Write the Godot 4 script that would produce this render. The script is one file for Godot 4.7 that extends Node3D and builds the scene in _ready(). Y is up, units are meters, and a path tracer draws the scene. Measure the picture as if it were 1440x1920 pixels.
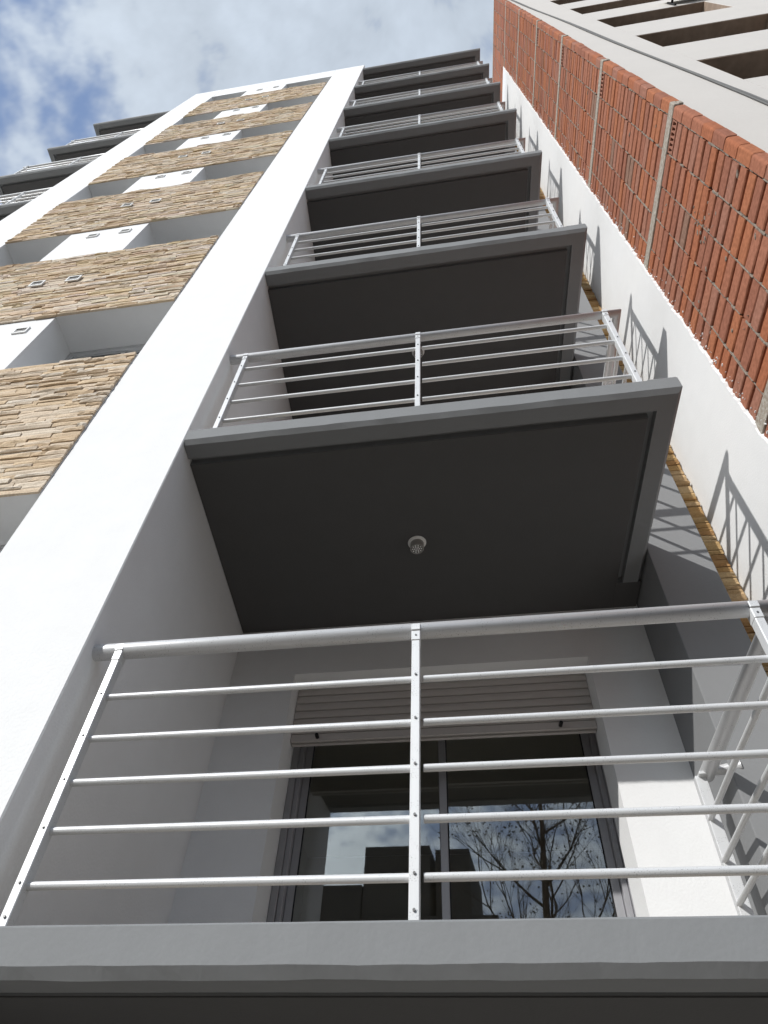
extends Node3D
# Side walls and party walls of these plots stand about four degrees off the square: K is their lean in x per metre of z.
const K := 0.0703
const SLABS := [2.245, 5.05, 7.87, 10.75, 13.58, 16.3, 18.95, 21.845]   # undersides of the balcony slabs and of the roof slab
const XB := 3.575    # face of the brick party wall
const XW := 3.56     # face of the white render on it

var rng := RandomNumberGenerator.new()
var M := {}
var stone_mats := []
var brick_mats := []
var stone_cols := []
var brick_cols := []
var stone_units := []
var brick_units := []
var used := {}

# ------------------------------------------------------------------ helpers
func lin(r: float, g: float, b: float) -> Color:
	return Color(r, g, b).linear_to_srgb()

func sh(v: Vector3) -> Vector3:
	return Vector3(v.x + K * v.z, v.y, v.z)

func numbered(n: String) -> String:
	if not used.has(n):
		used[n] = 0
		return n
	used[n] += 1
	return "%s_%03d" % [n, used[n]]

func tag(o: Node, label: String, category := "", group := "", kind := "") -> void:
	if label: o.set_meta("label", label)
	if category: o.set_meta("category", category)
	if group: o.set_meta("group", group)
	if kind: o.set_meta("kind", kind)

func thing(called: String, at: Vector3, label: String, category: String, group := "") -> Node3D:
	var o := Node3D.new()
	o.name = numbered(called)
	add_child(o)
	o.position = sh(at)
	o.set_meta("o", at)
	tag(o, label, category, group)
	return o

func part(parent: Node3D, called: String, at := Vector3.ZERO) -> Node3D:
	var o := Node3D.new()
	o.name = called
	parent.add_child(o, true)
	var po: Vector3 = parent.get_meta("o") if parent.has_meta("o") else Vector3.ZERO
	o.position = sh(at - po)
	o.set_meta("o", at)
	return o

func begin() -> SurfaceTool:
	var st := SurfaceTool.new()
	st.begin(Mesh.PRIMITIVE_TRIANGLES)
	st.set_smooth_group(-1)
	return st

# commits vertices given in plot coordinates as one named mesh under parent; its origin is `at`
func done(st: SurfaceTool, called: String, mat: Material, parent: Node3D = null, kind := "") -> MeshInstance3D:
	st.generate_normals()
	var o := MeshInstance3D.new()
	o.mesh = st.commit()
	o.material_override = null
	o.mesh.surface_set_material(0, mat)
	o.name = numbered(called) if parent == null else called
	if parent == null:
		add_child(o, true)
	else:
		parent.add_child(o, true)
		var po: Vector3 = parent.get_meta("o") if parent.has_meta("o") else Vector3.ZERO
		o.position = -sh(po)
	if kind: o.set_meta("kind", kind)
	return o

func tri(st: SurfaceTool, a: Vector3, b: Vector3, c: Vector3) -> void:
	st.add_vertex(sh(a)); st.add_vertex(sh(b)); st.add_vertex(sh(c))

# a face of a convex body, wound so that it looks away from `mid`
func face(st: SurfaceTool, p: Array, mid: Vector3) -> void:
	var n: Vector3 = (p[1] - p[0]).cross(p[2] - p[0])
	var out: bool = n.dot(p[0] - mid) > 0.0
	for i in range(1, p.size() - 1):
		if out: tri(st, p[0], p[i + 1], p[i])
		else: tri(st, p[0], p[i], p[i + 1])

func box(st: SurfaceTool, a: Vector3, b: Vector3, ch := 0.0) -> void:
	var lo := a.min(b)
	var hi := a.max(b)
	var mid := (lo + hi) * 0.5
	var h := (hi - lo) * 0.5
	ch = minf(ch, minf(h.x, minf(h.y, h.z)) * 0.9)
	var ax := [Vector3.RIGHT, Vector3.UP, Vector3.BACK]
	for i in 3:
		var u: Vector3 = ax[(i + 1) % 3] * (h[(i + 1) % 3] - ch)
		var v: Vector3 = ax[(i + 2) % 3] * (h[(i + 2) % 3] - ch)
		for s in [-1.0, 1.0]:
			var c: Vector3 = mid + ax[i] * h[i] * s
			face(st, [c - u - v, c + u - v, c + u + v, c - u + v], mid)
	if ch <= 0.0: return
	for i in 3:
		var j := (i + 1) % 3
		var k := (i + 2) % 3
		var l: Vector3 = ax[i] * (h[i] - ch)
		for s in [-1.0, 1.0]:
			for t in [-1.0, 1.0]:
				var p: Vector3 = mid + ax[j] * h[j] * s + ax[k] * (h[k] - ch) * t
				var q: Vector3 = mid + ax[j] * (h[j] - ch) * s + ax[k] * h[k] * t
				face(st, [p - l, p + l, q + l, q - l], mid)
	for sx in [-1.0, 1.0]:
		for sy in [-1.0, 1.0]:
			for sz in [-1.0, 1.0]:
				var s := Vector3(sx, sy, sz)
				var e := h - Vector3.ONE * ch
				face(st, [mid + Vector3(h.x, e.y, e.z) * s, mid + Vector3(e.x, h.y, e.z) * s, mid + Vector3(e.x, e.y, h.z) * s], mid)

# rings of equal size joined in order; ends closed; used for extruded profiles that need not be convex
func loft(st: SurfaceTool, rings: Array, caps := true) -> void:
	var n: int = rings[0].size()
	var c0 := Vector3.ZERO
	var c1 := Vector3.ZERO
	for p in rings[0]: c0 += p
	for p in rings[-1]: c1 += p
	var along: Vector3 = (c1 - c0)
	# signed area about the axis decides the winding
	var area := Vector3.ZERO
	for i in n: area += (rings[1][i] as Vector3).cross(rings[1][(i + 1) % n])
	var ccw: bool = area.dot(along) > 0.0
	for r in rings.size() - 1:
		for i in n:
			var a: Vector3 = rings[r][i]
			var b: Vector3 = rings[r][(i + 1) % n]
			var c: Vector3 = rings[r + 1][(i + 1) % n]
			var d: Vector3 = rings[r + 1][i]
			if ccw:
				tri(st, a, c, b); tri(st, a, d, c)
			else:
				tri(st, a, b, c); tri(st, a, c, d)
	if not caps: return
	var ax := along.normalized()
	var u := Vector3.UP.cross(ax) if absf(ax.y) < 0.9 else Vector3.RIGHT.cross(ax)
	u = u.normalized()
	var v := ax.cross(u)
	for e in 2:
		var ring: Array = rings[0] if e == 0 else rings[-1]
		var poly := PackedVector2Array()
		for p in ring: poly.append(Vector2((p as Vector3).dot(u), (p as Vector3).dot(v)))
		var idx := Geometry2D.triangulate_polygon(poly)
		var want: Vector3 = -ax if e == 0 else ax
		for t in range(0, idx.size(), 3):
			var a: Vector3 = ring[idx[t]]
			var b: Vector3 = ring[idx[t + 1]]
			var c: Vector3 = ring[idx[t + 2]]
			if (b - a).cross(c - a).dot(want) > 0.0: tri(st, a, c, b)
			else: tri(st, a, b, c)

func tube(st: SurfaceTool, pts: Array, r: float, n := 14, r_end := -1.0) -> void:
	st.set_smooth_group(0)
	var up := Vector3.UP
	var rings := []
	for i in pts.size():
		var d: Vector3
		if i == 0: d = pts[1] - pts[0]
		elif i == pts.size() - 1: d = pts[i] - pts[i - 1]
		else: d = (pts[i] - pts[i - 1]).normalized() + (pts[i + 1] - pts[i]).normalized()
		d = d.normalized()
		if absf(d.dot(up)) > 0.95: up = Vector3.BACK if absf(d.z) < 0.9 else Vector3.RIGHT
		var x := up.cross(d).normalized()
		var y := d.cross(x).normalized()
		up = y
		var k := 1.0
		if i > 0 and i < pts.size() - 1:
			k = 1.0 / maxf(0.5, sqrt(maxf(0.0, 0.5 * (1.0 + (pts[i] - pts[i - 1]).normalized().dot((pts[i + 1] - pts[i]).normalized())))))
		var rr: float = r if r_end < 0.0 else lerpf(r, r_end, float(i) / (pts.size() - 1))
		var ring := []
		for j in n:
			var a := TAU * j / n
			ring.append(pts[i] + (x * cos(a) + y * sin(a)) * rr)
		rings.append(ring)
	loft(st, rings, false)
	st.set_smooth_group(-1)
	for e in 2:
		var ring: Array = rings[0] if e == 0 else rings[-1]
		var inner: Vector3 = pts[1] if e == 0 else pts[-2]
		face(st, ring, inner)

# a body turned about a vertical axis: profile of (radius, height)
func lathe(st: SurfaceTool, at: Vector3, prof: Array, n := 24) -> void:
	for i in prof.size() - 1:
		for j in n:
			var a := TAU * j / n
			var b := TAU * (j + 1) / n
			var p0: Vector2 = prof[i]
			var p1: Vector2 = prof[i + 1]
			var q := [at + Vector3(cos(a) * p0.x, p0.y, sin(a) * p0.x), at + Vector3(cos(b) * p0.x, p0.y, sin(b) * p0.x),
				at + Vector3(cos(b) * p1.x, p1.y, sin(b) * p1.x), at + Vector3(cos(a) * p1.x, p1.y, sin(a) * p1.x)]
			tri(st, q[0], q[1], q[2]); tri(st, q[0], q[2], q[3])

# ------------------------------------------------------------------ textures and materials
func noise_image(seed_: int, freq: float, oct: int, size := 512, type := FastNoiseLite.TYPE_SIMPLEX_SMOOTH) -> Image:
	var n := FastNoiseLite.new()
	n.noise_type = type
	n.seed = seed_
	n.frequency = freq
	n.fractal_type = FastNoiseLite.FRACTAL_FBM
	n.fractal_octaves = oct
	return n.get_seamless_image(size, size)

func ramp_texture(img: Image, a: Color, b: Color, pow_ := 1.0) -> ImageTexture:
	var out := Image.create(img.get_width(), img.get_height(), true, Image.FORMAT_RGB8)
	for y in img.get_height():
		for x in img.get_width():
			out.set_pixel(x, y, a.lerp(b, pow(img.get_pixel(x, y).r, pow_)))
	out.generate_mipmaps()
	return ImageTexture.create_from_image(out)

func mat(col: Color, rough: float, tex: Texture2D = null, scale := 1.0, bump: Texture2D = null, bump_mm := 0.0, world := true) -> StandardMaterial3D:
	var m := StandardMaterial3D.new()
	m.albedo_color = col
	m.roughness = rough
	m.metallic_specular = 0.35
	if tex: m.albedo_texture = tex
	if tex or bump:
		m.uv1_triplanar = true
		m.uv1_world_triplanar = world
		m.uv1_scale = Vector3.ONE * scale
	if bump:
		m.heightmap_enabled = true
		m.heightmap_texture = bump
		m.heightmap_scale = bump_mm * 0.1
	return m

func make_materials() -> void:
	var fine := noise_image(11, 0.045, 4)
	var coarse := noise_image(23, 0.008, 5)
	var grit := noise_image(31, 0.12, 3)
	var streak := noise_image(41, 0.03, 5)
	var t_fine := ImageTexture.create_from_image(fine)
	var t_grit := ImageTexture.create_from_image(grit)
	var t_streak := ImageTexture.create_from_image(streak)
	var blot := ramp_texture(coarse, Color(0.985, 0.985, 0.985), Color(1, 1, 1))
	var blot_strong := ramp_texture(coarse, Color(0.84, 0.84, 0.84), Color(1, 1, 1))
	var mottled := ramp_texture(streak, Color(0.7, 0.64, 0.6), Color(1, 1, 1))
	# sparse specks of dirt on the painted metal
	var speck_img := Image.create(512, 512, true, Image.FORMAT_RGB8)
	for y in 512:
		for x in 512:
			var v := grit.get_pixel(x, y).r
			var k := 1.0 - 0.45 * smooth(0.26, 0.16, v) * smooth(0.45, 0.62, coarse.get_pixel(x, y).r)
			speck_img.set_pixel(x, y, Color(k, k, k))
	speck_img.generate_mipmaps()
	var specks := ImageTexture.create_from_image(speck_img)
	var stoneish := ramp_texture(streak, Color(0.84, 0.8, 0.77), Color(1, 1, 1))
	var brickish := ramp_texture(streak, Color(0.8, 0.78, 0.76), Color(1.0, 1.0, 1.0))
	M.white = mat(lin(0.795, 0.8, 0.805), 0.9, blot, 0.9, t_grit, 0.7)
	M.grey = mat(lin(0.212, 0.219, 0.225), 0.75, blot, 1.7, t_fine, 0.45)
	M.grey_in_shade = mat(lin(0.092, 0.091, 0.091), 0.85, blot, 1.1, t_grit, 0.5)  # balcony grey darkened: shade under the slabs put into the colour
	M.pier = mat(lin(0.23, 0.235, 0.242), 0.85, blot, 0.6, t_grit, 0.5)
	M.cream = mat(lin(0.575, 0.55, 0.525), 0.95, blot, 0.35, t_grit, 1.0)
	M.mortar = mat(lin(0.36, 0.33, 0.29), 1.0, mottled, 2.5, t_grit, 3.0)
	M.bed = mat(lin(0.06, 0.038, 0.03), 1.0, mottled, 2.0, t_grit, 2.0)
	M.concrete = mat(lin(0.52, 0.5, 0.45), 0.95, mottled, 1.7, t_grit, 2.0)
	M.cavity = mat(lin(0.16, 0.05, 0.035), 1.0, mottled, 3.0)
	M.alu = mat(lin(0.66, 0.67, 0.68), 0.4, specks, 3.0, t_grit, 0.1)
	M.alu.metallic = 0.2
	M.tube = mat(lin(0.6, 0.605, 0.615), 0.36, specks, 2.2, t_grit, 0.12)
	M.tube.metallic = 0.2
	M.screw = mat(lin(0.18, 0.18, 0.18), 0.4)
	M.screw.metallic = 0.8
	M.shutter = mat(lin(0.52, 0.49, 0.47), 0.6, blot, 1.5)
	M.black = mat(lin(0.015, 0.015, 0.015), 0.6)
	M.gasket = mat(lin(0.02, 0.02, 0.022), 0.7)
	M.glass = StandardMaterial3D.new()
	M.glass.albedo_color = lin(0.15, 0.153, 0.153)
	M.glass.metallic = 1.0
	M.glass.roughness = 0.015
	M.brown = mat(lin(0.38, 0.285, 0.22), 0.8, blot_strong, 1.2)
	M.cable = mat(lin(0.13, 0.13, 0.13), 0.7)
	M.ac = mat(lin(0.62, 0.59, 0.5), 0.55, blot, 1.0)
	M.vent = mat(lin(0.78, 0.78, 0.77), 0.6)
	M.vent_shade = mat(lin(0.03, 0.028, 0.025), 1.0)
	M.lens = mat(lin(0.12, 0.12, 0.12), 0.12)
	M.lens.clearcoat_enabled = true
	M.led = mat(lin(0.9, 0.9, 0.88), 0.15)
	M.lamp = mat(lin(0.8, 0.79, 0.77), 0.45)
	M.frame = mat(lin(0.4, 0.4, 0.42), 0.4, blot, 3.0)
	M.frame.metallic = 0.3
	M.housing = mat(lin(0.34, 0.33, 0.31), 0.35)
	M.bounce_tiles = mat(lin(0.5, 0.44, 0.37), 0.6, blot_strong, 1.0)
	M.pane = StandardMaterial3D.new()
	var clear := Image.create(4, 4, false, Image.FORMAT_RGBA8)
	clear.fill(Color.WHITE)
	M.pane.albedo_texture = ImageTexture.create_from_image(clear)
	M.pane.transparency = BaseMaterial3D.TRANSPARENCY_ALPHA
	M.pane.albedo_color = Color(0.96, 0.98, 0.98, 0.15)
	M.pane.metallic = 1.0
	M.pane.roughness = 0.012
	M.room = mat(lin(0.34, 0.33, 0.28), 0.9)
	M.asphalt = mat(lin(0.055, 0.055, 0.056), 0.95, blot_strong, 0.5, t_grit, 4.0)
	M.paving = mat(lin(0.36, 0.33, 0.29), 0.9, blot_strong, 0.6, t_grit, 2.0)
	M.earth = mat(lin(0.2, 0.19, 0.16), 1.0, blot_strong, 0.05)
	M.bark = mat(lin(0.13, 0.105, 0.08), 0.95, mottled, 1.5, t_grit, 5.0)
	M.far_wall = mat(lin(0.1, 0.09, 0.08), 0.95, blot_strong, 0.2)
	stone_cols = [Color(0.78, 0.66, 0.51), Color(0.81, 0.70, 0.56), Color(0.72, 0.59, 0.43), Color(0.82, 0.74, 0.62), Color(0.74, 0.65, 0.53), Color(0.67, 0.53, 0.37), Color(0.77, 0.63, 0.45), Color(0.83, 0.77, 0.67), Color(0.56, 0.39, 0.19), Color(0.50, 0.32, 0.14), Color(0.62, 0.46, 0.26), Color(0.45, 0.27, 0.12), Color(0.58, 0.42, 0.24)]  # the closing browns carry the shade on the stone strip
	for c in stone_cols: stone_mats.append(mat(lin(c.r, c.g, c.b), 0.95, stoneish, 4.0, t_grit, 2.0))
	M.stone_v = mat(Color.WHITE, 0.95, stoneish, 4.0, t_grit, 2.0)
	M.stone_v.vertex_color_use_as_albedo = true
	brick_cols = [Color(0.42, 0.168, 0.100), Color(0.44, 0.184, 0.116), Color(0.45, 0.164, 0.084), Color(0.41, 0.192, 0.134), Color(0.43, 0.174, 0.106), Color(0.37, 0.152, 0.098), Color(0.47, 0.180, 0.092), Color(0.32, 0.190, 0.140)]
	for c in brick_cols: brick_mats.append(mat(lin(c.r, c.g, c.b), 0.95, brickish, 1.6, t_grit, 0.7))
	M.brick_v = mat(Color.WHITE, 0.95, brickish, 1.6, t_grit, 0.7)
	M.brick_v.vertex_color_use_as_albedo = true

# ------------------------------------------------------------------ sky
func smooth(a: float, b: float, x: float) -> float:
	var t := clampf((x - a) / (b - a), 0.0, 1.0)
	return t * t * (3.0 - 2.0 * t)

func make_sky() -> ImageTexture:
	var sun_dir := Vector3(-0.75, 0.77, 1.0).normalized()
	var w := 2048
	var h := 1024
	var big := FastNoiseLite.new()
	big.seed = 5
	big.frequency = 0.9
	big.fractal_octaves = 3
	var mid := FastNoiseLite.new()
	mid.seed = 17
	mid.noise_type = FastNoiseLite.TYPE_SIMPLEX_SMOOTH
	mid.frequency = 10.0
	mid.fractal_octaves = 6
	mid.fractal_gain = 0.63
	var data := PackedFloat32Array()
	data.resize(w * h * 3)
	for y in h:
		var el := PI * (0.5 - (y + 0.5) / h)
		var sy := sin(el)
		var cy := cos(el)
		for x in w:
			var i := (y * w + x) * 3
			if el <= 0.0:
				data[i] = 0.3; data[i + 1] = 0.29; data[i + 2] = 0.27
				continue
			var az := TAU * ((x + 0.5) / w - 0.5)
			var px := -sin(az) * cy / (sy + 0.12)
			var pz := cos(az) * cy / (sy + 0.12)
			var m := mid.get_noise_3d(px, pz, 0.3)
			var b := big.get_noise_2d(px + 36.96, pz)
			var veil := smooth(-0.3, 0.42, b)
			var d := smooth(-0.45 - 0.42 * veil, 0.45 - 0.3 * veil, m + 0.03)
			d = clampf(0.14 + d * 0.78 + veil * 0.28, 0.0, 1.0)
			var glow := 0.97 + 0.2 * m
			var hz := pow(1.0 - sy, 2.5)
			var r := lerpf(lerpf(0.15, 0.42, hz), lerpf(0.53, 0.62, hz) * glow, d)
			var g := lerpf(lerpf(0.245, 0.47, hz), lerpf(0.6, 0.65, hz) * glow, d)
			var bl := lerpf(lerpf(0.47, 0.55, hz), lerpf(0.69, 0.7, hz) * glow, d)
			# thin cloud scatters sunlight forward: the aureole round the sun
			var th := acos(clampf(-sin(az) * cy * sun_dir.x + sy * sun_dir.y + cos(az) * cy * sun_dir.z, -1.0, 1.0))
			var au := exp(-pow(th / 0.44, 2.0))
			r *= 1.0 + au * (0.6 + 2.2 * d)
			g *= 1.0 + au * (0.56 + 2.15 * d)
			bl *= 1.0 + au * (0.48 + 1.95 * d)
			data[i] = r; data[i + 1] = g; data[i + 2] = bl
	var img := Image.create_from_data(w, h, false, Image.FORMAT_RGBF, data.to_byte_array())
	return ImageTexture.create_from_image(img)

# ------------------------------------------------------------------ masonry units
# a split stone: unit box whose face (z = 1) is broken into facets and whose outline is uneven
func stone_unit() -> PackedVector3Array:
	var nx := 4
	var ny := 2
	var f := []
	for j in ny + 1:
		var row := []
		for i in nx + 1:
			var x := float(i) / nx - 0.5
			var y := float(j) / ny - 0.5
			var edge := i == 0 or i == nx or j == 0 or j == ny
			var z := rng.randf_range(0.55, 0.85) if edge else rng.randf_range(0.8, 1.0)
			if i > 0 and i < nx and edge: y += rng.randf_range(-0.05, 0.05) * 0.8
			if not edge: x += rng.randf_range(-0.06, 0.06); y += rng.randf_range(-0.15, 0.15)
			row.append(Vector3(x * 0.98, y * 0.91, z))
		f.append(row)
	var out := PackedVector3Array()
	for j in ny:
		for i in nx:
			var a: Vector3 = f[j][i]; var b: Vector3 = f[j][i + 1]; var c: Vector3 = f[j + 1][i + 1]; var d: Vector3 = f[j + 1][i]
			out.append_array([a, c, b, a, d, c])
	var rim := []
	for i in nx: rim.append(f[0][i])
	for j in ny: rim.append(f[j][nx])
	for i in nx: rim.append(f[ny][nx - i])
	for j in ny: rim.append(f[ny - j][0])
	for i in rim.size():
		var a: Vector3 = rim[i]; var b: Vector3 = rim[(i + 1) % rim.size()]
		var a0 := Vector3(a.x, a.y, 0.0); var b0 := Vector3(b.x, b.y, 0.0)
		out.append_array([a, b, b0, a, b0, a0])
	return out

# an extruded brick: unit box along z, face at x = 0 looking to -x, edges slightly broken
func brick_unit() -> PackedVector3Array:
	var st := PackedVector3Array()
	var n := 3
	var top := []
	var bot := []
	for i in n + 1:
		var z := float(i) / n - 0.5
		top.append([Vector3(0.0 + rng.randf_range(0.0, 0.05), 0.5 - rng.randf_range(0.07, 0.1), z), Vector3(0.16, 0.5 - rng.randf_range(0.0, 0.03), z)])
		bot.append([Vector3(0.0 + rng.randf_range(0.0, 0.05), -0.5 + rng.randf_range(0.07, 0.1), z), Vector3(0.16, -0.5 + rng.randf_range(0.0, 0.03), z)])
	for i in n:
		var q := [[bot[i][0], bot[i + 1][0], top[i + 1][0], top[i][0]], [top[i][0], top[i + 1][0], top[i + 1][1], top[i][1]],
			[bot[i][1], bot[i + 1][1], bot[i + 1][0], bot[i][0]]]
		var ti: Vector3 = top[i][1]; var tj: Vector3 = top[i + 1][1]; var bi: Vector3 = bot[i][1]; var bj: Vector3 = bot[i + 1][1]
		q.append([ti, tj, tj + Vector3(1, 0, 0), ti + Vector3(1, 0, 0)])
		q.append([bi + Vector3(1, 0, 0), bj + Vector3(1, 0, 0), bj, bi])
		for p in q: st.append_array([p[0], p[1], p[2], p[0], p[2], p[3]])
	for e in [0, n]:
		var p := [bot[e][0], top[e][0], top[e][1], top[e][1] + Vector3(1, 0, 0), bot[e][1] + Vector3(1, 0, 0), bot[e][1]]
		for k in range(1, 5): st.append_array([p[0], p[k], p[k + 1]] if e == 0 else [p[0], p[k + 1], p[k]])
	return st

func unit_mesh(u: PackedVector3Array) -> ArrayMesh:
	var st := begin()
	for v in u: st.add_vertex(v)
	st.generate_normals()
	return st.commit()

func add_unit(st: SurfaceTool, u: PackedVector3Array, t: Transform3D, c: Color) -> void:
	st.set_color(c)
	for v in u: st.add_vertex(t * v)

func tint(c: Color) -> Color:
	var k := rng.randf_range(0.88, 1.1)
	return Color(c.r * k, c.g * k * rng.randf_range(0.97, 1.03), c.b * k * rng.randf_range(0.94, 1.06))

# dressed stones over the rectangle x0..x1, y0..y1 at depth z; the ones for which `single` holds become nodes of their own
func lay_stones(parent: Node3D, x0: float, x1: float, y0: float, y1: float, z: float, row: Vector2, length: Vector2, single: Callable, count: Array, deep := Vector2(0.018, 0.045), holes := [], dark := 0) -> void:
	var rest := begin()
	var any := false
	var y := y0
	while y < y1 - 0.012:
		var h := minf(rng.randf_range(row.x, row.y), y1 - y)
		if y1 - y - h < row.x * 0.7: h = y1 - y
		var x := x0 + 0.001
		while x < x1 - 0.01:
			var l := rng.randf_range(length.x, length.y)
			if x1 - x - l < length.x * 0.6: l = x1 - x - 0.001
			var cuts := [[0.0, 1.0]]
			if h > 0.05 and rng.randf() < 0.22:
				var c := rng.randf_range(0.4, 0.6)
				cuts = [[0.0, c], [c, 1.0]]
			for c in cuts:
				var sy: float = h * (c[1] - c[0])
				var at := Vector3(x + l * 0.5, y + h * (c[0] + c[1]) * 0.5, z)
				var skip := false
				var d0 := 1.0
				for q in holes:
					if absf(at.x - q.x) < 0.09 + l * 0.5 - 0.02 and absf(at.y - q.y) < 0.09: skip = true
				if skip: d0 = 0.5
				var d := rng.randf_range(deep.x, deep.y) * d0
				if rng.randf() < 0.06: d *= 1.25
				var t := Transform3D(Basis.from_scale(Vector3(l, sy, d)), sh(at))
				var u := rng.randi() % stone_units.size()
				var ci := dark + rng.randi() % (8 if dark == 0 else 5)  # dark picks the browns that paint shade onto the strip
				if single.call(at) and count[0] > 0:
					count[0] -= 1
					var o := MeshInstance3D.new()
					o.name = "stone"
					o.mesh = stone_units[u][1]
					o.material_override = stone_mats[ci]
					parent.add_child(o, true)
					o.transform = Transform3D(t.basis, t.origin - sh(parent.get_meta("o")))
				else:
					any = true
					add_unit(rest, stone_units[u][0], t, tint(stone_cols[ci]))
			x += l
		y += h
	if any: done(rest, "stonework", M.stone_v, parent, "stuff")

# ------------------------------------------------------------------ balconies
# X maps the distance from the pillar to x; zo shifts the balcony back
func balcony(parent: Node3D, n: int, x0: float, s: float, zo: float, railing: bool, bars: Array, label := "") -> Node3D:
	var y0: float = SLABS[n]
	var X := func(v: float) -> float: return x0 + s * v
	var o := part(parent, "balcony" if railing else "roof_overhang", Vector3(X.call(1.46), y0, zo - 0.8))
	if label: o.set_meta("label", label)
	var V := func(x: float, y: float, z: float) -> Vector3: return Vector3(X.call(x), y0 + y, zo + z)
	# slab: front piece with drip groove, then the outer end with its own rim and groove
	var st := begin()
	var prof := [Vector2(-0.008, 0.14), Vector2(0, 0.132), Vector2(0, 0.03), Vector2(-0.024, 0), Vector2(-0.125, 0), Vector2(-0.127, 0.05), Vector2(-0.166, 0.05), Vector2(-0.168, 0.005), Vector2(-1.75, 0.005), Vector2(-1.75, 0.14)]
	var wave := FastNoiseLite.new()
	wave.seed = 60 + n
	wave.frequency = 1.6
	wave.fractal_octaves = 4
	var front := []
	for i in 57:
		var x := lerpf(0.002, 2.757, i / 56.0)
		var ring := []
		for q in prof.size():
			var p: Vector2 = prof[q]
			if i > 0 and i < 56 and q < 5:
				p += Vector2(wave.get_noise_2d(x * 2.0, q * 9.0) * 0.003 * (0.5 if q < 2 else 1.0), wave.get_noise_2d(x * 2.0 + 40.0, q * 9.0) * (0.001 if q < 2 else 0.0035 if q < 4 else 0.0))
			ring.append(V.call(x, p.y, p.x))
		front.append(ring)
	loft(st, front)
	var rings := []
	for spec in [[0.0, 0, true], [-0.024, 0, false], [-0.125, 0, false], [-0.126, 1, false], [-1.5, 1, false], [-1.501, 0, false]]:
		var g: float = 0.05 if spec[1] == 1 else 0.0
		var end := [Vector2(2.912, 0.14), Vector2(2.92, 0.132), Vector2(2.92, 0.03), Vector2(2.896, 0.0), Vector2(2.795, 0.0), Vector2(2.793, g), Vector2(2.757, g), Vector2(2.757, 0.06), Vector2(2.757, 0.14)]
		var ring := []
		for p in end: ring.append(V.call(p.x, maxf(p.y, 0.03) if spec[2] else p.y, spec[0]))
		rings.append(ring)
	loft(st, rings)
	done(st, "slab", M.grey, o)
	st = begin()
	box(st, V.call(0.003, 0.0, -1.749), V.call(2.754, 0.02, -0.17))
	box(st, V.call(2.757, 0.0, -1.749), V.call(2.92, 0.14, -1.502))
	done(st, "soffit", M.grey_in_shade, o)
	if not railing: return o
	st = begin()
	for i in 7:
		for j in 4:
			box(st, V.call(0.015 + 0.412 * i, 0.1405, -1.745 + 0.42 * j), V.call(0.015 + 0.412 * i + 0.408, 0.15, -1.745 + 0.42 * j + 0.416), 0.002)
	done(st, "bounce_floor", M.bounce_tiles, o)  # unseen pale finish, added to bounce sunlight onto the walls behind
	var top := 0.14
	var ry := 1.275
	var rz := -0.1
	# handrail: along the front, mitred, then back along the outer end
	st = begin()
	tube(st, [V.call(-0.01, ry, rz), V.call(2.845, ry, rz), V.call(2.845, ry, -1.34)], 0.037, 20)
	done(st, "handrail", M.tube, o)
	st = begin()
	tube(st, [V.call(2.845, ry - 0.005, -1.29), V.call(2.9, ry - 0.005, -1.285), V.call(2.99, ry - 0.005, -1.245)], 0.024, 12)
	box(st, V.call(2.955, ry - 0.045, -1.252), V.call(3.03, ry + 0.035, -1.241), 0.003)
	done(st, "wall_bracket", M.tube, o)
	for px in [0.125, 1.43, 2.755]:
		st = begin()
		box(st, V.call(px - 0.017, top, rz - 0.022), V.call(px + 0.017, ry - 0.03, rz + 0.028), 0.003)
		# saddle that clips the post to the tube
		box(st, V.call(px - 0.0185, ry - 0.07, rz - 0.024), V.call(px + 0.0185, ry - 0.018, rz + 0.0315), 0.003)
		box(st, V.call(px - 0.0185, ry - 0.02, rz + 0.0285), V.call(px + 0.0185, ry + 0.012, rz + 0.037), 0.002)
		done(st, "post", M.alu, o)
		st = begin()
		for by in bars + [ry - 0.045, top + 0.05]:
			tube(st, [V.call(px, by, rz + 0.026), V.call(px, by, rz + 0.0335)], 0.0045, 8)
		done(st, "screws", M.screw, o)
	st = begin()
	box(st, V.call(2.775, top, -1.34), V.call(2.83, ry - 0.02, -1.30), 0.003)
	box(st, V.call(2.79, ry - 0.03, -1.335), V.call(2.86, ry - 0.012, -1.27), 0.003)
	done(st, "post", M.alu, o)
	for by in bars:
		st = begin()
		tube(st, [V.call(0.135, by, rz - 0.004), V.call(1.42, by, rz - 0.004)], 0.0135, 12)
		done(st, "bar", M.alu, o)
		st = begin()
		var pts := [V.call(1.458, by, rz - 0.004), V.call(2.725, by, rz - 0.004)]
		for a in 5:
			var q: float = PI * 0.5 * (a + 1) / 5.0
			pts.append(V.call(2.725 + 0.05 * sin(q), by, rz - 0.004 - 0.05 * (1.0 - cos(q))))
		pts.append(V.call(2.775, by, -0.7)); pts.append(V.call(2.785, by, -1.31))
		tube(st, pts, 0.0135, 12)
		done(st, "bar", M.alu, o)
	return o

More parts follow.
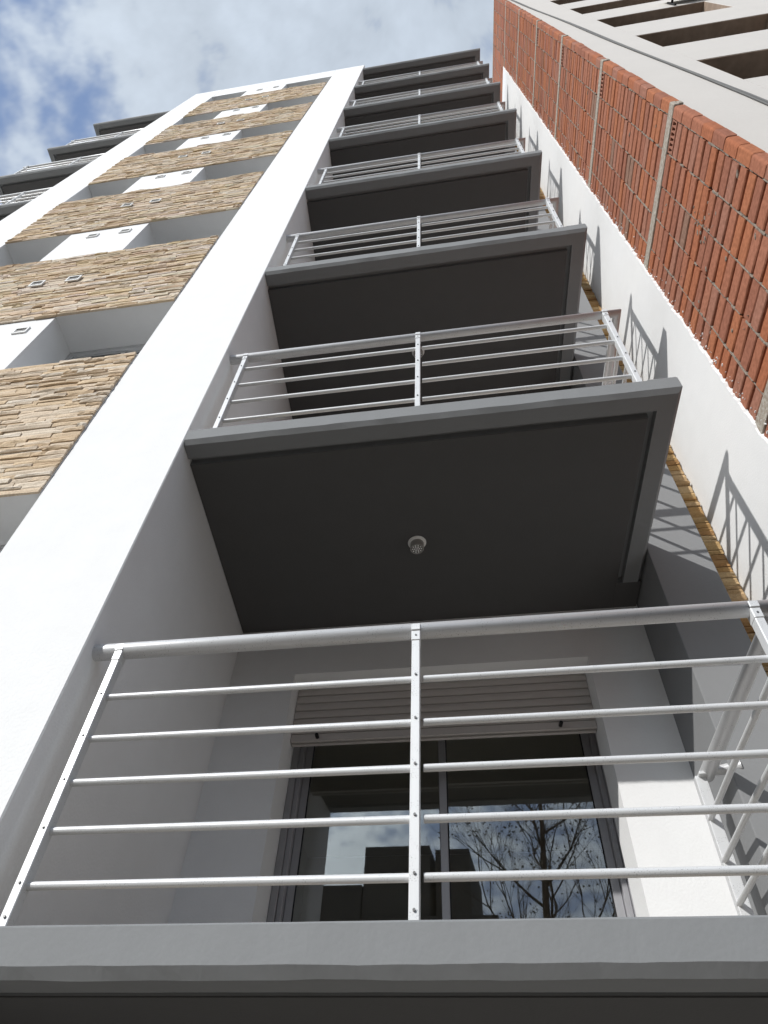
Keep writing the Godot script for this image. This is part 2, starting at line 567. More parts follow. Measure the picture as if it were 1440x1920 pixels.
func sash_window(parent: Node3D, a: Vector3, b: Vector3, panes: int, fr := 0.05, deep := 0.06) -> void:
	# frame between the corners a (low) and b (high) of the opening, its front at a.z
	var o := part(parent, "window", a)
	var st := begin()
	box(st, Vector3(a.x, a.y, a.z - deep), Vector3(a.x + fr, b.y, a.z), 0.003)
	box(st, Vector3(b.x - fr, a.y, a.z - deep), Vector3(b.x, b.y, a.z), 0.003)
	box(st, Vector3(a.x + fr, b.y - fr, a.z - deep), Vector3(b.x - fr, b.y, a.z - 0.002), 0.003)
	box(st, Vector3(a.x + fr, a.y, a.z - deep), Vector3(b.x - fr, a.y + fr, a.z - 0.002), 0.003)
	done(st, "frame", M.alu, o)
	var w := (b.x - a.x - 2.0 * fr) / panes
	for i in panes:
		var x := a.x + fr + w * i
		var z := a.z - 0.02 - 0.018 * i
		st = begin()
		var e := 0.035
		box(st, Vector3(x, a.y + fr, z - 0.016), Vector3(x + e, b.y - fr, z), 0.002)
		box(st, Vector3(x + w - e, a.y + fr, z - 0.016), Vector3(x + w, b.y - fr, z), 0.002)
		box(st, Vector3(x + e, b.y - fr - e, z - 0.016), Vector3(x + w - e, b.y - fr, z - 0.001), 0.002)
		box(st, Vector3(x + e, a.y + fr, z - 0.016), Vector3(x + w - e, a.y + fr + e, z - 0.001), 0.002)
		done(st, "sash", M.alu, o)
		st = begin()
		box(st, Vector3(x + e, a.y + fr + e, z - 0.011), Vector3(x + w - e, b.y - fr - e, z - 0.006))
		done(st, "pane", M.glass, o)

func vent(parent: Node3D, at: Vector3, w: float, h: float) -> void:
	var o := part(parent, "vent", at)
	var st := begin()
	var x0 := at.x - w * 0.5
	var x1 := at.x + w * 0.5
	var y0 := at.y - h * 0.5
	var y1 := at.y + h * 0.5
	var e := 0.018
	var d := 0.014
	box(st, Vector3(x0, y0, at.z), Vector3(x1, y0 + e, at.z + d), 0.002)
	box(st, Vector3(x0, y1 - e, at.z), Vector3(x1, y1, at.z + d), 0.002)
	box(st, Vector3(x0, y0 + e, at.z), Vector3(x0 + e, y1 - e, at.z + d), 0.002)
	box(st, Vector3(x1 - e, y0 + e, at.z), Vector3(x1, y1 - e, at.z + d), 0.002)
	done(st, "frame", M.vent, o)
	st = begin()
	box(st, Vector3(x0 + e, y0 + e, at.z), Vector3(x1 - e, y1 - e, at.z + 0.001))
	done(st, "opening", M.vent_shade, o)  # flat dark plate, paints the shade inside the vent
	for i in 2:
		st = begin()
		var y := y0 + e + (h - 2.0 * e) * (0.12 + 0.3 * i)
		box(st, Vector3(x0 + e, y, at.z + 0.003), Vector3(x1 - e, y + 0.007, at.z + 0.01))
		done(st, "slat", M.vent, o)

# ------------------------------------------------------------------ the apartment building
func apartment_building() -> void:
	var b := thing("apartment_building", Vector3(0, 0, 0), "tall white apartment building with tan stone bands and dark grey balconies", "building")
	var st := begin()
	# pillar, column and top beam of the white frame
	box(st, Vector3(-0.75, 0, -1.9), Vector3(0, 22.6, 0), 0.006)
	done(st, "pillar", M.white, b)
	st = begin()
	box(st, Vector3(-4.57, 0, -1.95), Vector3(-3.83, 22.6, 0), 0.004)
	done(st, "column", M.white, b)
	st = begin()
	box(st, Vector3(-3.828, 21.45, -1.2), Vector3(-0.752, 22.597, -0.002), 0.004)
	done(st, "beam", M.white, b)
	st = begin()
	box(st, Vector3(-3.828, 0, -0.62), Vector3(-0.752, 21.44, -0.42))
	done(st, "wall", M.white, b)
	# stone faced bands, white panels between them, windows at either side of each panel
	var left := [300]
	for k in range(-1, 6):
		var y0 := 4.67 + 2.8 * k
		var y1 := y0 + 1.75
		var o := part(b, "stone_band", Vector3(-2.29, y0, 0))
		st = begin()
		box(st, Vector3(-3.827, y0, -0.419), Vector3(-0.753, y1, 0.0))
		done(st, "parapet", M.white, o)
		var vy := y0 + 0.94
		var holes := [Vector2(-2.11, vy), Vector2(-2.515, vy)]
		var single := func(p: Vector3) -> bool: return (k == 0 and p.x > -2.25) or (k == 1 and p.x > -2.9 and p.y > 7.4)
		lay_stones(o, -3.825, -0.755, y0 - 0.012, y1, 0.0, Vector2(0.026, 0.05), Vector2(0.1, 0.42), single, left, Vector2(0.012, 0.034), holes)
		if k >= 0:
			for q in holes: vent(b, Vector3(q.x, q.y, 0.02), 0.15, 0.13)
		# above this band
		var g1 := y0 + 2.8 if k < 5 else 21.448
		st = begin()
		box(st, Vector3(-2.92, y1 + 0.002, -0.418), Vector3(-1.9, g1 - 0.002, -0.004))
		done(st, "panel", M.white, b)
		for x in [-2.13, -2.55]:
			if k >= 0: vent(b, Vector3(x, g1 - 0.24, -0.004), 0.14, 0.11)
		sash_window(b, Vector3(-1.898, y1 + 0.002, -0.36), Vector3(-0.754, g1 - 0.002, -0.36), 2)
		sash_window(b, Vector3(-3.826, y1 + 0.002, -0.36), Vector3(-2.922, g1 - 0.002, -0.36), 1)
	# walls behind the balconies
	st = begin()
	box(st, Vector3(-0.02, 0, -2.02), Vector3(0.47, 5.04, -1.75))
	box(st, Vector3(2.51, 0, -2.02), Vector3(2.94, 5.04, -1.75))
	box(st, Vector3(0.47, 4.63, -2.02), Vector3(2.51, 5.04, -1.75))
	box(st, Vector3(0.47, 0, -2.02), Vector3(2.51, 2.41, -1.75))
	box(st, Vector3(-0.02, 5.045, -2.02), Vector3(2.94, 22.3, -1.75))
	done(st, "back_wall", M.white, b)
	st = begin()
	box(st, Vector3(-9.2, 0, -2.3), Vector3(-4.572, 22.3, -1.96))
	done(st, "back_wall", M.white, b)
	st = begin()
	box(st, Vector3(-9.2, 22.3, -9.0), Vector3(3.55, 22.45, -2.0))
	box(st, Vector3(-9.2, 0, -9.0), Vector3(3.55, 22.29, -8.8))
	box(st, Vector3(-9.2, 0, -8.79), Vector3(-9.0, 22.29, -2.31))
	done(st, "rear_shell", M.white, b)
	# the room behind the sliding window
	st = begin()
	box(st, Vector3(0.0, 2.3, -5.2), Vector3(3.4, 2.39, -2.37))
	box(st, Vector3(0.0, 4.9, -5.2), Vector3(3.4, 5.0, -2.37))
	box(st, Vector3(0.0, 2.4, -5.3), Vector3(3.4, 4.9, -5.21))
	box(st, Vector3(-0.1, 2.3, -5.3), Vector3(-0.01, 5.0, -2.37))
	box(st, Vector3(3.41, 2.3, -5.3), Vector3(3.5, 5.0, -2.37))
	done(st, "room", M.room, b)
	# sliding window with its roller shutter half drawn
	var w := part(b, "window", Vector3(1.5, 2.41, -2.24))
	st = begin()
	box(st, Vector3(0.3, 2.3, -2.36), Vector3(0.432, 4.9, -2.021))
	box(st, Vector3(2.596, 2.3, -2.36), Vector3(2.75, 4.9, -2.021))
	box(st, Vector3(0.433, 4.75, -2.36), Vector3(2.595, 4.9, -2.021))
	box(st, Vector3(0.433, 2.3, -2.36), Vector3(2.595, 2.408, -2.021))
	done(st, "reveal", M.white, w)
	var frames := begin()
	for f in [[0.434, 0.478, -2.2], [0.48, 0.512, -2.22], [2.55, 2.594, -2.2], [2.516, 2.548, -2.22]]:
		box(frames, Vector3(f[0], 2.412, -2.33), Vector3(f[1], 4.74, f[2]), 0.003)
	box(frames, Vector3(0.514, 2.412, -2.33), Vector3(2.514, 2.47, -2.21), 0.003)
	box(frames, Vector3(0.514, 4.68, -2.33), Vector3(2.514, 4.74, -2.21), 0.003)
	done(frames, "frame", M.frame, w)
	for q in [[0.514, 1.531, -2.282], [1.475, 2.514, -2.262]]:
		var x0: float = q[0]; var x1: float = q[1]; var z: float = q[2]
		st = begin()
		box(st, Vector3(x0, 2.472, z - 0.014), Vector3(x0 + 0.05, 4.678, z), 0.003)
		box(st, Vector3(x1 - 0.05, 2.472, z - 0.014), Vector3(x1, 4.678, z), 0.003)
		box(st, Vector3(x0 + 0.05, 2.472, z - 0.014), Vector3(x1 - 0.05, 2.53, z - 0.001), 0.003)
		box(st, Vector3(x0 + 0.05, 4.62, z - 0.014), Vector3(x1 - 0.05, 4.678, z - 0.001), 0.003)
		done(st, "sash", M.frame, w)
		st = begin()
		box(st, Vector3(x0 + 0.05, 2.53, z - 0.012), Vector3(x0 + 0.058, 4.62, z - 0.002))
		box(st, Vector3(x1 - 0.058, 2.53, z - 0.012), Vector3(x1 - 0.05, 4.62, z - 0.002))
		done(st, "gasket", M.gasket, w)
		st = begin()
		box(st, Vector3(x0 + 0.058, 2.53, z - 0.009), Vector3(x1 - 0.058, 4.62, z - 0.004))
		done(st, "pane", M.pane, w)
	var rs := part(b, "roller_shutter", Vector3(1.5, 4.2, -1.93))
	for i in 6:
		st = begin()
		var y := 4.262 + 0.062 * i
		# a slat with a slight belly and a step at its lower edge
		var r0 := []
		var r1 := []
		for p in [Vector2(-1.94, 0.0), Vector2(-1.929, 0.004), Vector2(-1.925, 0.03), Vector2(-1.929, 0.054), Vector2(-1.936, 0.0555), Vector2(-1.94, 0.0555)]:
			r0.append(Vector3(0.474, y + p.y, p.x)); r1.append(Vector3(2.508, y + p.y, p.x))
		loft(st, [r0, r1])
		done(st, "slat", M.shutter, rs)
	st = begin()
	box(st, Vector3(0.474, 4.2, -1.942), Vector3(2.508, 4.256, -1.926), 0.003)
	done(st, "bottom_bar", M.shutter, rs)
	st = begin()
	box(st, Vector3(0.474, 4.2, -1.99), Vector3(2.508, 4.74, -1.965), 0.003)
	done(st, "reflection_blind", M.shutter, rs)  # added board, keeps the slat backs out of the window reflection
	for x in [0.66, 2.28]:
		st = begin()
		tube(st, [Vector3(x, 4.228, -1.926), Vector3(x, 4.224, -1.885)], 0.013, 10)
		done(st, "stopper", M.black, rs)
	# pier at the far end of the balconies, stone strip beside it, white render on the party wall
	st = begin()
	box(st, Vector3(2.93, 0, -2.05), Vector3(3.3, 22.3, -1.24), 0.004)
	done(st, "pier", M.pier, b)
	var strip := part(b, "stone_strip", Vector3(3.43, 0, -1.5))
	st = begin()
	box(st, Vector3(3.302, 0, -2.05), Vector3(3.558, 22.3, -1.545))
	done(st, "backing", M.white, strip)
	var left2 := [80]
	lay_stones(strip, 3.303, 3.55, 2.3, 22.2, -1.545, Vector2(0.05, 0.1), Vector2(0.3, 0.4), func(p: Vector3) -> bool: return p.y > 3.2 and p.y < 8.0, left2, Vector2(0.03, 0.055), [], 8)  # same stone in darker browns, its shade put into the colour
	st = begin()
	var edge := FastNoiseLite.new()
	edge.seed = 3
	edge.frequency = 5.0
	edge.fractal_octaves = 4
	var y := 0.0
	var prev := 0.0
	while y < 22.599:
		var yn := minf(y + 0.022, 22.6)
		var e0 := prev
		var e1 := -0.56 + edge.get_noise_1d(yn) * 0.02 + rng.randf_range(-0.006, 0.006)
		if y == 0.0: e0 = e1
		prev = e1
		var f := [Vector3(XW, y, -1.66), Vector3(XW, y, e0), Vector3(XW, yn, e1), Vector3(XW, yn, -1.66)]
		tri(st, f[0], f[2], f[1]); tri(st, f[0], f[3], f[2])
		var g0 := Vector3(XB + 0.012, y, e0 + 0.01)
		var g1 := Vector3(XB + 0.012, yn, e1 + 0.01)
		tri(st, f[1], f[2], g1); tri(st, f[1], g1, g0)
		y = yn
	box(st, Vector3(XW + 0.001, 22.575, -1.66), Vector3(XB + 0.012, 22.6, -0.56))
	done(st, "party_wall_render", M.white, b)
	# balconies
	var five := [1.035, 0.841, 0.658, 0.477, 0.294]
	var four := [1.1, 0.857, 0.623, 0.382]
	for n in 7: balcony(b, n, 0.0, 1.0, 0.0, true, five if n == 0 else four)
	balcony(b, 7, 0.0, 1.0, 0.0, false, [])
	for n in range(3, 7): balcony(b, n, -4.572, -2.73 / 2.92, -0.2, true, four)
	balcony(b, 7, -4.572, -2.73 / 2.92, -0.2, false, [])

func ceiling_lamp(n: int, label: String) -> void:
	var y: float = SLABS[n] + 0.005
	var o := thing("ceiling_lamp", Vector3(1.385, y, -0.97), label, "lamp", "lamps under the balconies")
	var at := Vector3(1.385, y, -0.97)
	var st := begin()
	lathe(st, at, [Vector2(0.0, 0.0), Vector2(0.062, 0.0), Vector2(0.062, -0.008), Vector2(0.056, -0.016), Vector2(0.046, -0.018)])
	done(st, "base", M.lamp, o)
	st = begin()
	lathe(st, at, [Vector2(0.046, -0.016), Vector2(0.046, -0.066), Vector2(0.043, -0.071), Vector2(0.039, -0.071), Vector2(0.038, -0.064)])
	done(st, "housing", M.housing, o)
	st = begin()
	lathe(st, at, [Vector2(0.0385, -0.06), Vector2(0.0385, -0.065), Vector2(0.0, -0.066)])
	done(st, "lens", M.lens, o)
	for ring in [[1, 0.0], [6, 0.015], [10, 0.029]]:
		for i in int(ring[0]):
			st = begin()
			var a := TAU * i / int(ring[0])
			lathe(st, at + Vector3(cos(a) * ring[1], -0.065, sin(a) * ring[1]), [Vector2(0.0055, 0.0), Vector2(0.005, -0.004), Vector2(0.0, -0.006)], 8)
			done(st, "diode", M.led, o)

# ------------------------------------------------------------------ the neighbouring building
const BANDS := [2.57, 5.4, 8.22, 11.05, 13.9, 16.7, 19.57, 22.5, 25.95]
const JOINTS := [0.705, 0.444, 0.179, -0.092, -0.36, -0.63, -0.9, -1.17, -1.44, -1.71, -1.98, -2.25]

func neighbouring_building() -> void:
	var b := thing("neighbouring_building", Vector3(6, 0, 0), "cream rendered building with a bare red brick side wall", "building")
	var o := part(b, "side_wall", Vector3(XB, 0, 0))
	var st := begin()
	box(st, Vector3(XB + 0.045, 0, -9.0), Vector3(XB + 0.3, 25.9, 0.66))
	box(st, Vector3(XB + 0.045, 0, 0.66), Vector3(XB + 0.06, 25.9, 0.775))
	done(st, "core", M.bed, o)
	# concrete edges of the floors
	for i in BANDS.size():
		st = begin()
		var y: float = BANDS[i]
		box(st, Vector3(XB - 0.003, y - 0.065, -2.3), Vector3(XB + 0.044, y + 0.065, 0.803), 0.006)
		box(st, Vector3(XB + 0.0445, y - 0.03, 0.776), Vector3(XB + 0.085, y + 0.062, 0.802), 0.006)
		done(st, "concrete_band", M.concrete, o)
	# bricks
	var lone := 300
	var rest := begin()
	var turn := Basis(Vector3.UP, atan(K))
	for i in range(1, BANDS.size()):
		var ya: float = BANDS[i - 1] + 0.065
		var yb: float = BANDS[i] - 0.065
		for c in JOINTS.size() - 1:
			var za: float = JOINTS[c] - 0.008
			var zb: float = JOINTS[c + 1] + 0.008
			if yb < 22.7 and zb < -0.7: continue
			var y := ya
			var first := c == 0
			var h0 := (yb - ya) / 19.0
			for j in 19:
				var h := h0
				var gap := rng.randf_range(0.016, 0.025)
				var hollow := c == 0 and j == 18
				var at := Vector3(XB + rng.randf_range(-0.003, 0.005), y + h * 0.5 + rng.randf_range(-0.004, 0.004), (za + zb) * 0.5)
				y += h
				if at.y < 4.3: continue
				if hollow and i > 1 and i < 6:
					hollow_brick(o, at, h - gap, za - zb)
					continue
				var l := za - zb + rng.randf_range(-0.004, 0.003)
				var t := Transform3D(turn * Basis(Vector3.UP, rng.randf_range(-0.012, 0.012)) * Basis.from_scale(Vector3(0.042, h - gap, l)), sh(at))
				var u := rng.randi() % brick_units.size()
				var ci := rng.randi() % 7
				if rng.randf() < 0.05: ci = 7
				if lone > 0 and zb > -0.7:
					lone -= 1
					var m := MeshInstance3D.new()
					m.name = "brick"
					m.mesh = brick_units[u][1]
					m.material_override = brick_mats[ci]
					o.add_child(m, true)
					m.transform = Transform3D(t.basis, t.origin - sh(o.get_meta("o")))
				else:
					add_unit(rest, brick_units[u][0], t, tint(brick_cols[ci]))
	done(rest, "brickwork", M.brick_v, o, "stuff")
	# upright mortar joints, smeared and uneven
	for c in JOINTS.size() - 1:
		for i in range(1, BANDS.size()):
			if JOINTS[c] < -0.7 and BANDS[i] < 22.8: continue
			if BANDS[i] < 5.0: continue
			st = begin()
			var y: float = BANDS[i - 1] + 0.066
			while y < BANDS[i] - 0.07:
				var yn := minf(y + rng.randf_range(0.05, 0.16), BANDS[i] - 0.066)
				var z: float = JOINTS[c] + rng.randf_range(-0.004, 0.004)
				var w := rng.randf_range(0.003, 0.009)
				if rng.randf() < 0.85:
					box(st, Vector3(XB - rng.randf_range(-0.006, 0.003), y, z - w), Vector3(XB + 0.0445, yn, z + w), 0.003)
				y = yn
			done(st, "mortar_joint", M.mortar, o)
	# mortar smears on the brick faces, paint flecks beside the white render
	var smear := begin()
	for i in 46:
		blob(smear, Vector3(XB - 0.0022, rng.randf_range(5.2, 14.0), rng.randf_range(-0.5, 0.68)), rng.randf_range(0.003, 0.014), rng.randf_range(1.0, 3.0), 0.001)
	for i in 26:
		blob(smear, Vector3(XB - 0.0022, 7.05 + rng.randfn(0.0, 0.13), 0.2 + rng.randfn(0.0, 0.06)), rng.randf_range(0.003, 0.012), rng.randf_range(1.0, 2.5), 0.001)
	done(smear, "mortar_smears", M.mortar, o, "stuff")
	var flecks := begin()
	for i in 380:
		blob(flecks, Vector3(XB - 0.0035, rng.randf_range(4.8, 21.0), -0.55 + absf(rng.randfn(0.0, 0.045))), rng.randf_range(0.002, 0.007), rng.randf_range(0.8, 2.2), 0.002)
	done(flecks, "paint_flecks", M.white, o, "stuff")
	# corner bricks, rounded at the arris
	for i in range(2, BANDS.size()):
		var ya: float = BANDS[i - 1] + 0.066
		var n := 11
		var h: float = (BANDS[i] - 0.066 - ya) / n
		for j in n:
			var y := ya + h * j
			if y < 4.6: continue
			var g := rng.randf_range(0.004, 0.009)
			var dx := rng.randf_range(-0.004, 0.004)
			var r := 0.012 + rng.randf_range(0.0, 0.01)
			var base := Vector3(XB + dx, 0, 0.797 + rng.randf_range(-0.004, 0.003))
			var out := []
			for a in 5:
				var q := PI * 0.5 * a / 4.0
				out.append(Vector2(r - r * cos(q), -r + r * sin(q)))
			out.append(Vector2(0.078, 0.0)); out.append(Vector2(0.078, -0.085)); out.append(Vector2(0.0, -0.085))
			var rings := []
			for lv in [[y + g * 0.5, 0.004], [y + g * 0.5 + 0.005, 0.0], [y + h - g * 0.5 - 0.005, 0.0], [y + h - g * 0.5, 0.004]]:
				var ring := []
				for p in out:
					var s: float = lv[1]
					ring.append(Vector3(base.x + clampf(p.x, s, 0.078 - s), lv[0], base.z + clampf(p.y, -0.085 + s, -s)))
				rings.append(ring)
			st = begin()
			loft(st, rings)
			done(st, "corner_brick", brick_mats[rng.randi() % 7], o)
	# cream front with its recessed windows
	var fx0 := 4.59
	var fx1 := 6.4
	var zf := 0.67
	var f := part(b, "front_wall", Vector3(6, 0, zf))
	st = begin()
	box(st, Vector3(XB + 0.082, 0, 0.3), Vector3(fx0, 27.0, zf), 0.004)
	box(st, Vector3(fx1, 0, 0.3), Vector3(11.0, 27.0, zf), 0.004)
	var low := 0.0
	for k in range(-2, 6):
		var t := 10.9 + 2.82 * k
		var s := t - 1.45
		box(st, Vector3(fx0, low, 0.3), Vector3(fx1, s, zf))
		low = t
	box(st, Vector3(fx0, low, 0.3), Vector3(fx1, 27.0, zf))
	done(st, "render", M.cream, f)
	for k in range(-2, 6):
		var t := 10.9 + 2.82 * k
		st = begin()
		box(st, Vector3(fx0 + 0.002, t - 0.02, 0.41), Vector3(fx1 - 0.002, t - 0.002, zf - 0.006))
		done(st, "soffit", M.brown, f)
		for x in [fx0 + 0.002, fx1 - 0.012]:
			st = begin()
			box(st, Vector3(x, t - 1.448, 0.41), Vector3(x + 0.01, t - 0.021, zf - 0.006))
			done(st, "jamb", M.brown, f)
		sash_window(b, Vector3(fx0 + 0.013, t - 1.448, 0.41), Vector3(fx1 - 0.013, t - 0.022, 0.41), 2)
	st = begin()
	box(st, Vector3(XB + 0.31, 25.9, -9.0), Vector3(11, 26.1, 0.29))
	box(st, Vector3(10.8, 0, -9.0), Vector3(11, 25.89, 0.29))
	box(st, Vector3(XB + 0.31, 0, -9.0), Vector3(10.79, 25.89, -8.8))
	done(st, "rear_shell", M.cream, b)

# an uneven dab of mortar or paint on a wall that looks to -x
func blob(st: SurfaceTool, at: Vector3, r: float, long: float, thick: float) -> void:
	var n := 7
	var ring := []
	var top := []
	var turn := rng.randf() * TAU
	for i in n:
		var a := TAU * i / n
		var k := rng.randf_range(0.65, 1.25)
		var v := Vector2(cos(a) * r * long, sin(a) * r).rotated(turn) * k
		ring.append(at + Vector3(0.006, v.y, v.x))
		top.append(at + Vector3(-thick * 0.3, v.y * 0.75, v.x * 0.75))
	loft(st, [ring, top])

func hollow_brick(o: Node3D, at: Vector3, h: float, l: float) -> void:
	var st := begin()
	var n := 6
	var x0 := at.x
	var x1 := at.x + 0.043
	var ya := at.y - h * 0.5
	var yb := at.y + h * 0.5
	var za := at.z - l * 0.5
	var wall := 0.011
	var pitch := (l - wall) / n
	box(st, Vector3(x0, ya, za), Vector3(x1, ya + 0.018, za + l))
	box(st, Vector3(x0, yb - 0.018, za), Vector3(x1, yb, za + l))
	for i in n + 1:
		box(st, Vector3(x0, ya + 0.018, za + pitch * i), Vector3(x1, yb - 0.018, za + pitch * i + wall))
	done(st, "hollow_brick", brick_mats[3], o)

func air_conditioner() -> void:
	var c := Vector3(6.2, 16.8, 0.67)
	var o := thing("air_conditioner", c, "beige air conditioner on brackets above a neighbouring window", "air conditioner")
	var st := begin()
	box(st, Vector3(5.86, 16.86, 0.75), Vector3(6.62, 17.42, 1.03), 0.012)
	done(st, "casing", M.ac, o)
	for x in [5.92, 6.52]:
		st = begin()
		box(st, Vector3(x, 16.62, 0.672), Vector3(x + 0.035, 17.1, 0.7), 0.002)
		box(st, Vector3(x, 16.825, 0.701), Vector3(x + 0.035, 16.858, 1.06), 0.002)
		done(st, "bracket", M.black, o)
	st = begin()
	for i in 9:
		box(st, Vector3(5.95, 16.93 + 0.05 * i, 1.031), Vector3(6.4, 16.945 + 0.05 * i, 1.04))
	done(st, "grille", M.cable, o)
	st = begin()
	tube(st, [Vector3(6.625, 17.0, 0.9), Vector3(6.75, 16.95, 0.85), Vector3(6.85, 16.9, 0.72), Vector3(6.9, 17.3, 0.69), Vector3(6.9, 19.5, 0.69)], 0.014, 8)
	done(st, "pipe", M.vent, o)

func wall_cables() -> void:
	for i in 2:
		var pts := []
		for k in 22:
			var y := 3.0 + 24.0 * k / 21.0
			var x := 4.36 - 0.0275 * maxf(0.0, y - 8.0) + 0.012 * sin(y * 0.8 + i) + i * (0.018 + 0.02 * clampf((10.0 - y) / 5.0, 0.0, 1.0))
			pts.append(Vector3(x, y, 0.684))
		var st := begin()
		tube(st, pts, 0.009, 8)
		var o := done(st, "wall_cable", M.cable)
		tag(o, ["dark cable on the cream wall, the one nearer the brick edge", "dark cable on the cream wall, the one nearer the windows"][i], "cable", "cables down the cream wall")

# ------------------------------------------------------------------ what stands behind the photographer
func grow(st: SurfaceTool, balls: SurfaceTool, p: Vector3, d: Vector3, l: float, r: float, depth: int) -> void:
	var pts := [p]
	var q := p
	var dir := d
	var n := 3
	for i in n:
		dir = (dir + Vector3(rng.randf_range(-0.16, 0.16), rng.randf_range(-0.04, 0.14), rng.randf_range(-0.16, 0.16))).normalized()
		q += dir * l / n
		pts.append(q)
	tube(st, pts, r, 8 if depth < 2 else (5 if depth < 4 else 3), r * 0.62)
	if depth >= 3 and rng.randf() < 0.12:
		var c := q + Vector3(0, -0.1, 0)
		lathe(balls, c, [Vector2(0.0, 0.025), Vector2(0.023, 0.011), Vector2(0.023, -0.011), Vector2(0.0, -0.025)], 6)
	if depth >= 6: return
	var kids := 3
	for i in kids:
		var a := rng.randf() * TAU
		var spread := rng.randf_range(0.35, 0.85) if i > 0 else rng.randf_range(0.1, 0.3)
		var side := dir.cross(Vector3(cos(a), 0.3, sin(a))).normalized()
		var nd := (dir.rotated(side, spread) + Vector3(0, 0.12, 0)).normalized()
		var at: Vector3 = pts[-1] if i == 0 else pts[2].lerp(pts[3], rng.randf())
		grow(st, balls, at, nd, l * rng.randf_range(0.62, 0.82), r * (0.62 if i == 0 else 0.48), depth + 1)

func plane_tree(at: Vector3, label: String) -> void:
	var o := thing("plane_tree", at, label, "tree")
	var st := begin()
	var pts := []
	for i in 11: pts.append(at + Vector3(0.14 * sin(i * 0.9), 1.3 * i, 0.1 * cos(i * 1.3)))
	tube(st, pts, 0.19, 14, 0.02)
	done(st, "trunk", M.bark, o)
	var cr := begin()
	var balls := begin()
	for i in 20:
		var f := (i + 0.5) / 20.0
		var k := 3.2 + 6.6 * f
		var p: Vector3 = (pts[int(k)] as Vector3).lerp(pts[int(k) + 1], k - int(k))
		var a := 2.4 * i + 0.7
		var d := Vector3(cos(a), rng.randf_range(0.5, 1.1), sin(a)).normalized()
		grow(cr, balls, p, d, lerpf(1.6, 0.75, f), lerpf(0.055, 0.022, f), 1)
	done(cr, "crown", M.bark, o)
	done(balls, "seed_balls", M.bark, o, "stuff")

func far_building(called_label: String, x0: float, x1: float, z0: float, h: float, blocks: Array) -> void:
	var o := thing("opposite_building", Vector3((x0 + x1) * 0.5, 0, z0), called_label, "building")
	var st := begin()
	box(st, Vector3(x0, 0, z0), Vector3(x1, h, z0 + 12.0), 0.02)
	done(st, "wall", M.far_wall, o)
	for q in blocks:
		st = begin()
		box(st, Vector3(q[0], h + 0.003, z0 + q[3]), Vector3(q[1], q[2], z0 + q[3] + 4.0), 0.02)
		done(st, "roof_block", M.far_wall, o)
	var floors := int(h / 3.0)
	for k in floors:
		var x := x0 + 1.2
		while x < x1 - 2.2:
			var win := part(o, "window", Vector3(x, 1.0 + 3.0 * k, z0))
			st = begin()
			box(st, Vector3(x, 1.0 + 3.0 * k, z0 - 0.03), Vector3(x + 1.2, 2.4 + 3.0 * k, z0 - 0.003), 0.01)
			done(st, "frame", M.vent, win)
			st = begin()
			box(st, Vector3(x + 0.08, 1.08 + 3.0 * k, z0 - 0.036), Vector3(x + 1.12, 2.32 + 3.0 * k, z0 - 0.031))
			done(st, "pane", M.glass, win)
			x += 2.6

func ground() -> void:
	var st := begin()
	box(st, Vector3(-300, -0.4, -300), Vector3(300, -0.152, 300))
	done(st, "ground", M.earth, null, "structure")
	st = begin()
	box(st, Vector3(-120, -0.15, 4.6), Vector3(120, -0.148, 14.0))
	done(st, "road", M.asphalt, null, "structure")
	st = begin()
	box(st, Vector3(-60, -0.151, -2.0), Vector3(60, 0.0, 4.4))
	done(st, "pavement", M.paving, null, "structure")
	st = begin()
	box(st, Vector3(-60, -0.151, 14.2), Vector3(60, 0.0, 21.9))
	done(st, "pavement", M.paving, null, "structure")
	st = begin()
	box(st, Vector3(-60, -0.1505, 4.402), Vector3(60, 0.004, 4.56), 0.01)
	done(st, "kerb", M.concrete, null, "structure")
	st = begin()
	box(st, Vector3(-60, -0.1505, 14.04), Vector3(60, 0.004, 14.198), 0.01)
	done(st, "kerb", M.concrete, null, "structure")

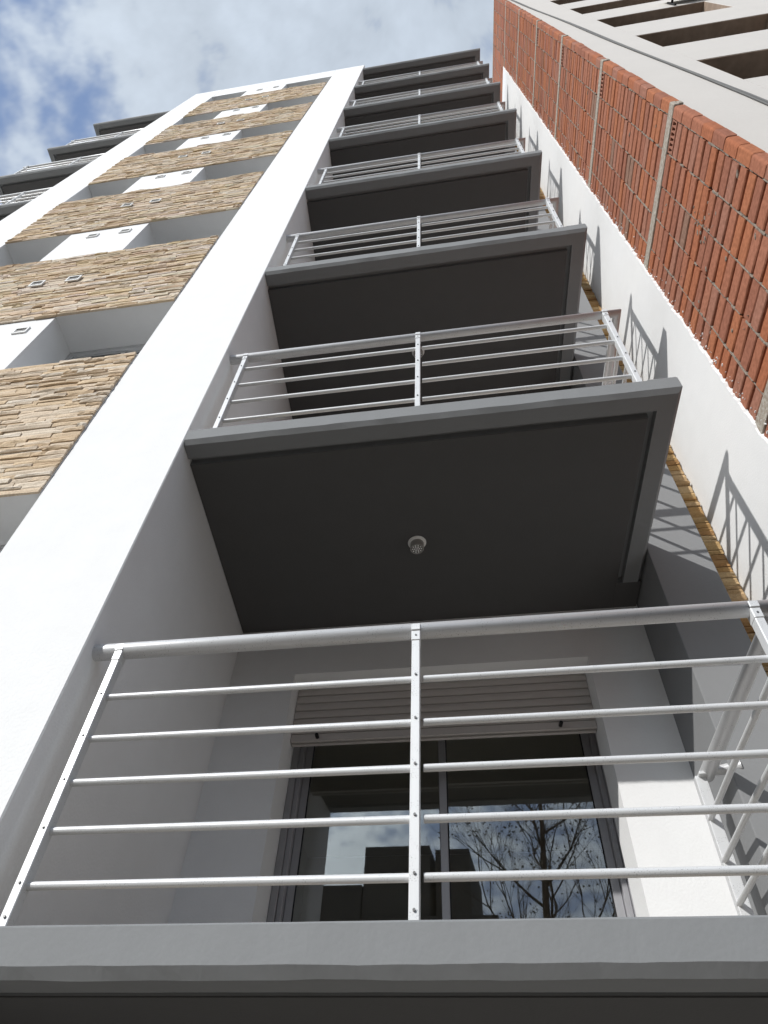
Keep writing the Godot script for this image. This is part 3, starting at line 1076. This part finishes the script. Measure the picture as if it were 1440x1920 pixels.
func _ready() -> void:
	rng.seed = 20240611
	# camera
	var cam := Camera3D.new()
	cam.name = "camera"
	cam.position = Vector3(1.6941, 1.6222, 2.0863)
	cam.rotation = Vector3(0.8819, 0.1992, 0.0648)
	cam.fov = 73.54
	cam.near = 0.05
	cam.far = 900.0
	add_child(cam)
	cam.current = true
	# sky and exposure
	var env := Environment.new()
	env.background_mode = Environment.BG_SKY
	var sky := Sky.new()
	var pano := PanoramaSkyMaterial.new()
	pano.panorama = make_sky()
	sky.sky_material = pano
	env.sky = sky
	env.background_energy_multiplier = 1.12
	env.tonemap_mode = Environment.TONE_MAPPER_LINEAR
	env.tonemap_exposure = 0.97
	env.sdfgi_enabled = true
	env.ssao_enabled = true
	env.ssil_enabled = true
	var we := WorldEnvironment.new()
	we.name = "environment"
	we.environment = env
	add_child(we)
	# sun: low winter sun from the front and left
	var sun := DirectionalLight3D.new()
	sun.name = "sun"
	sun.light_energy = 1.3
	sun.light_color = Color(1.0, 0.99, 0.972)
	sun.light_angular_distance = 0.5
	sun.shadow_enabled = true
	add_child(sun)
	sun.look_at_from_position(Vector3.ZERO, Vector3(0.75, -0.77, -1.0))
	make_materials()
	for i in 10:
		var u := stone_unit()
		stone_units.append([u, unit_mesh(u)])
	for i in 6:
		var u := brick_unit()
		brick_units.append([u, unit_mesh(u)])
	ground()
	apartment_building()
	neighbouring_building()
	far_building("dark flat roofed building across the street, mirrored in the window", -18.0, -5.55, 22.0, 13.4, [])
	far_building("dark building with two roof blocks across the street, mirrored in the window", -5.5, -0.2, 22.0, 12.2, [[-5.5, -2.8, 14.9, 0.0], [-2.6, -1.2, 14.8, 0.2]])
	far_building("unseen low dark building across the street, added to cut the low sky light", -0.15, 26.0, 22.0, 9.6, [])  # out of view; added to keep low sky light off the shaded walls
	plane_tree(Vector3(1.9, 0, 11.0), "bare plane tree across the pavement, mirrored in the window")
	ceiling_lamp(1, "small round ceiling lamp under the second lowest balcony")
	ceiling_lamp(2, "small round ceiling lamp under the third lowest balcony, half hidden by a handrail")
	air_conditioner()
	wall_cables()
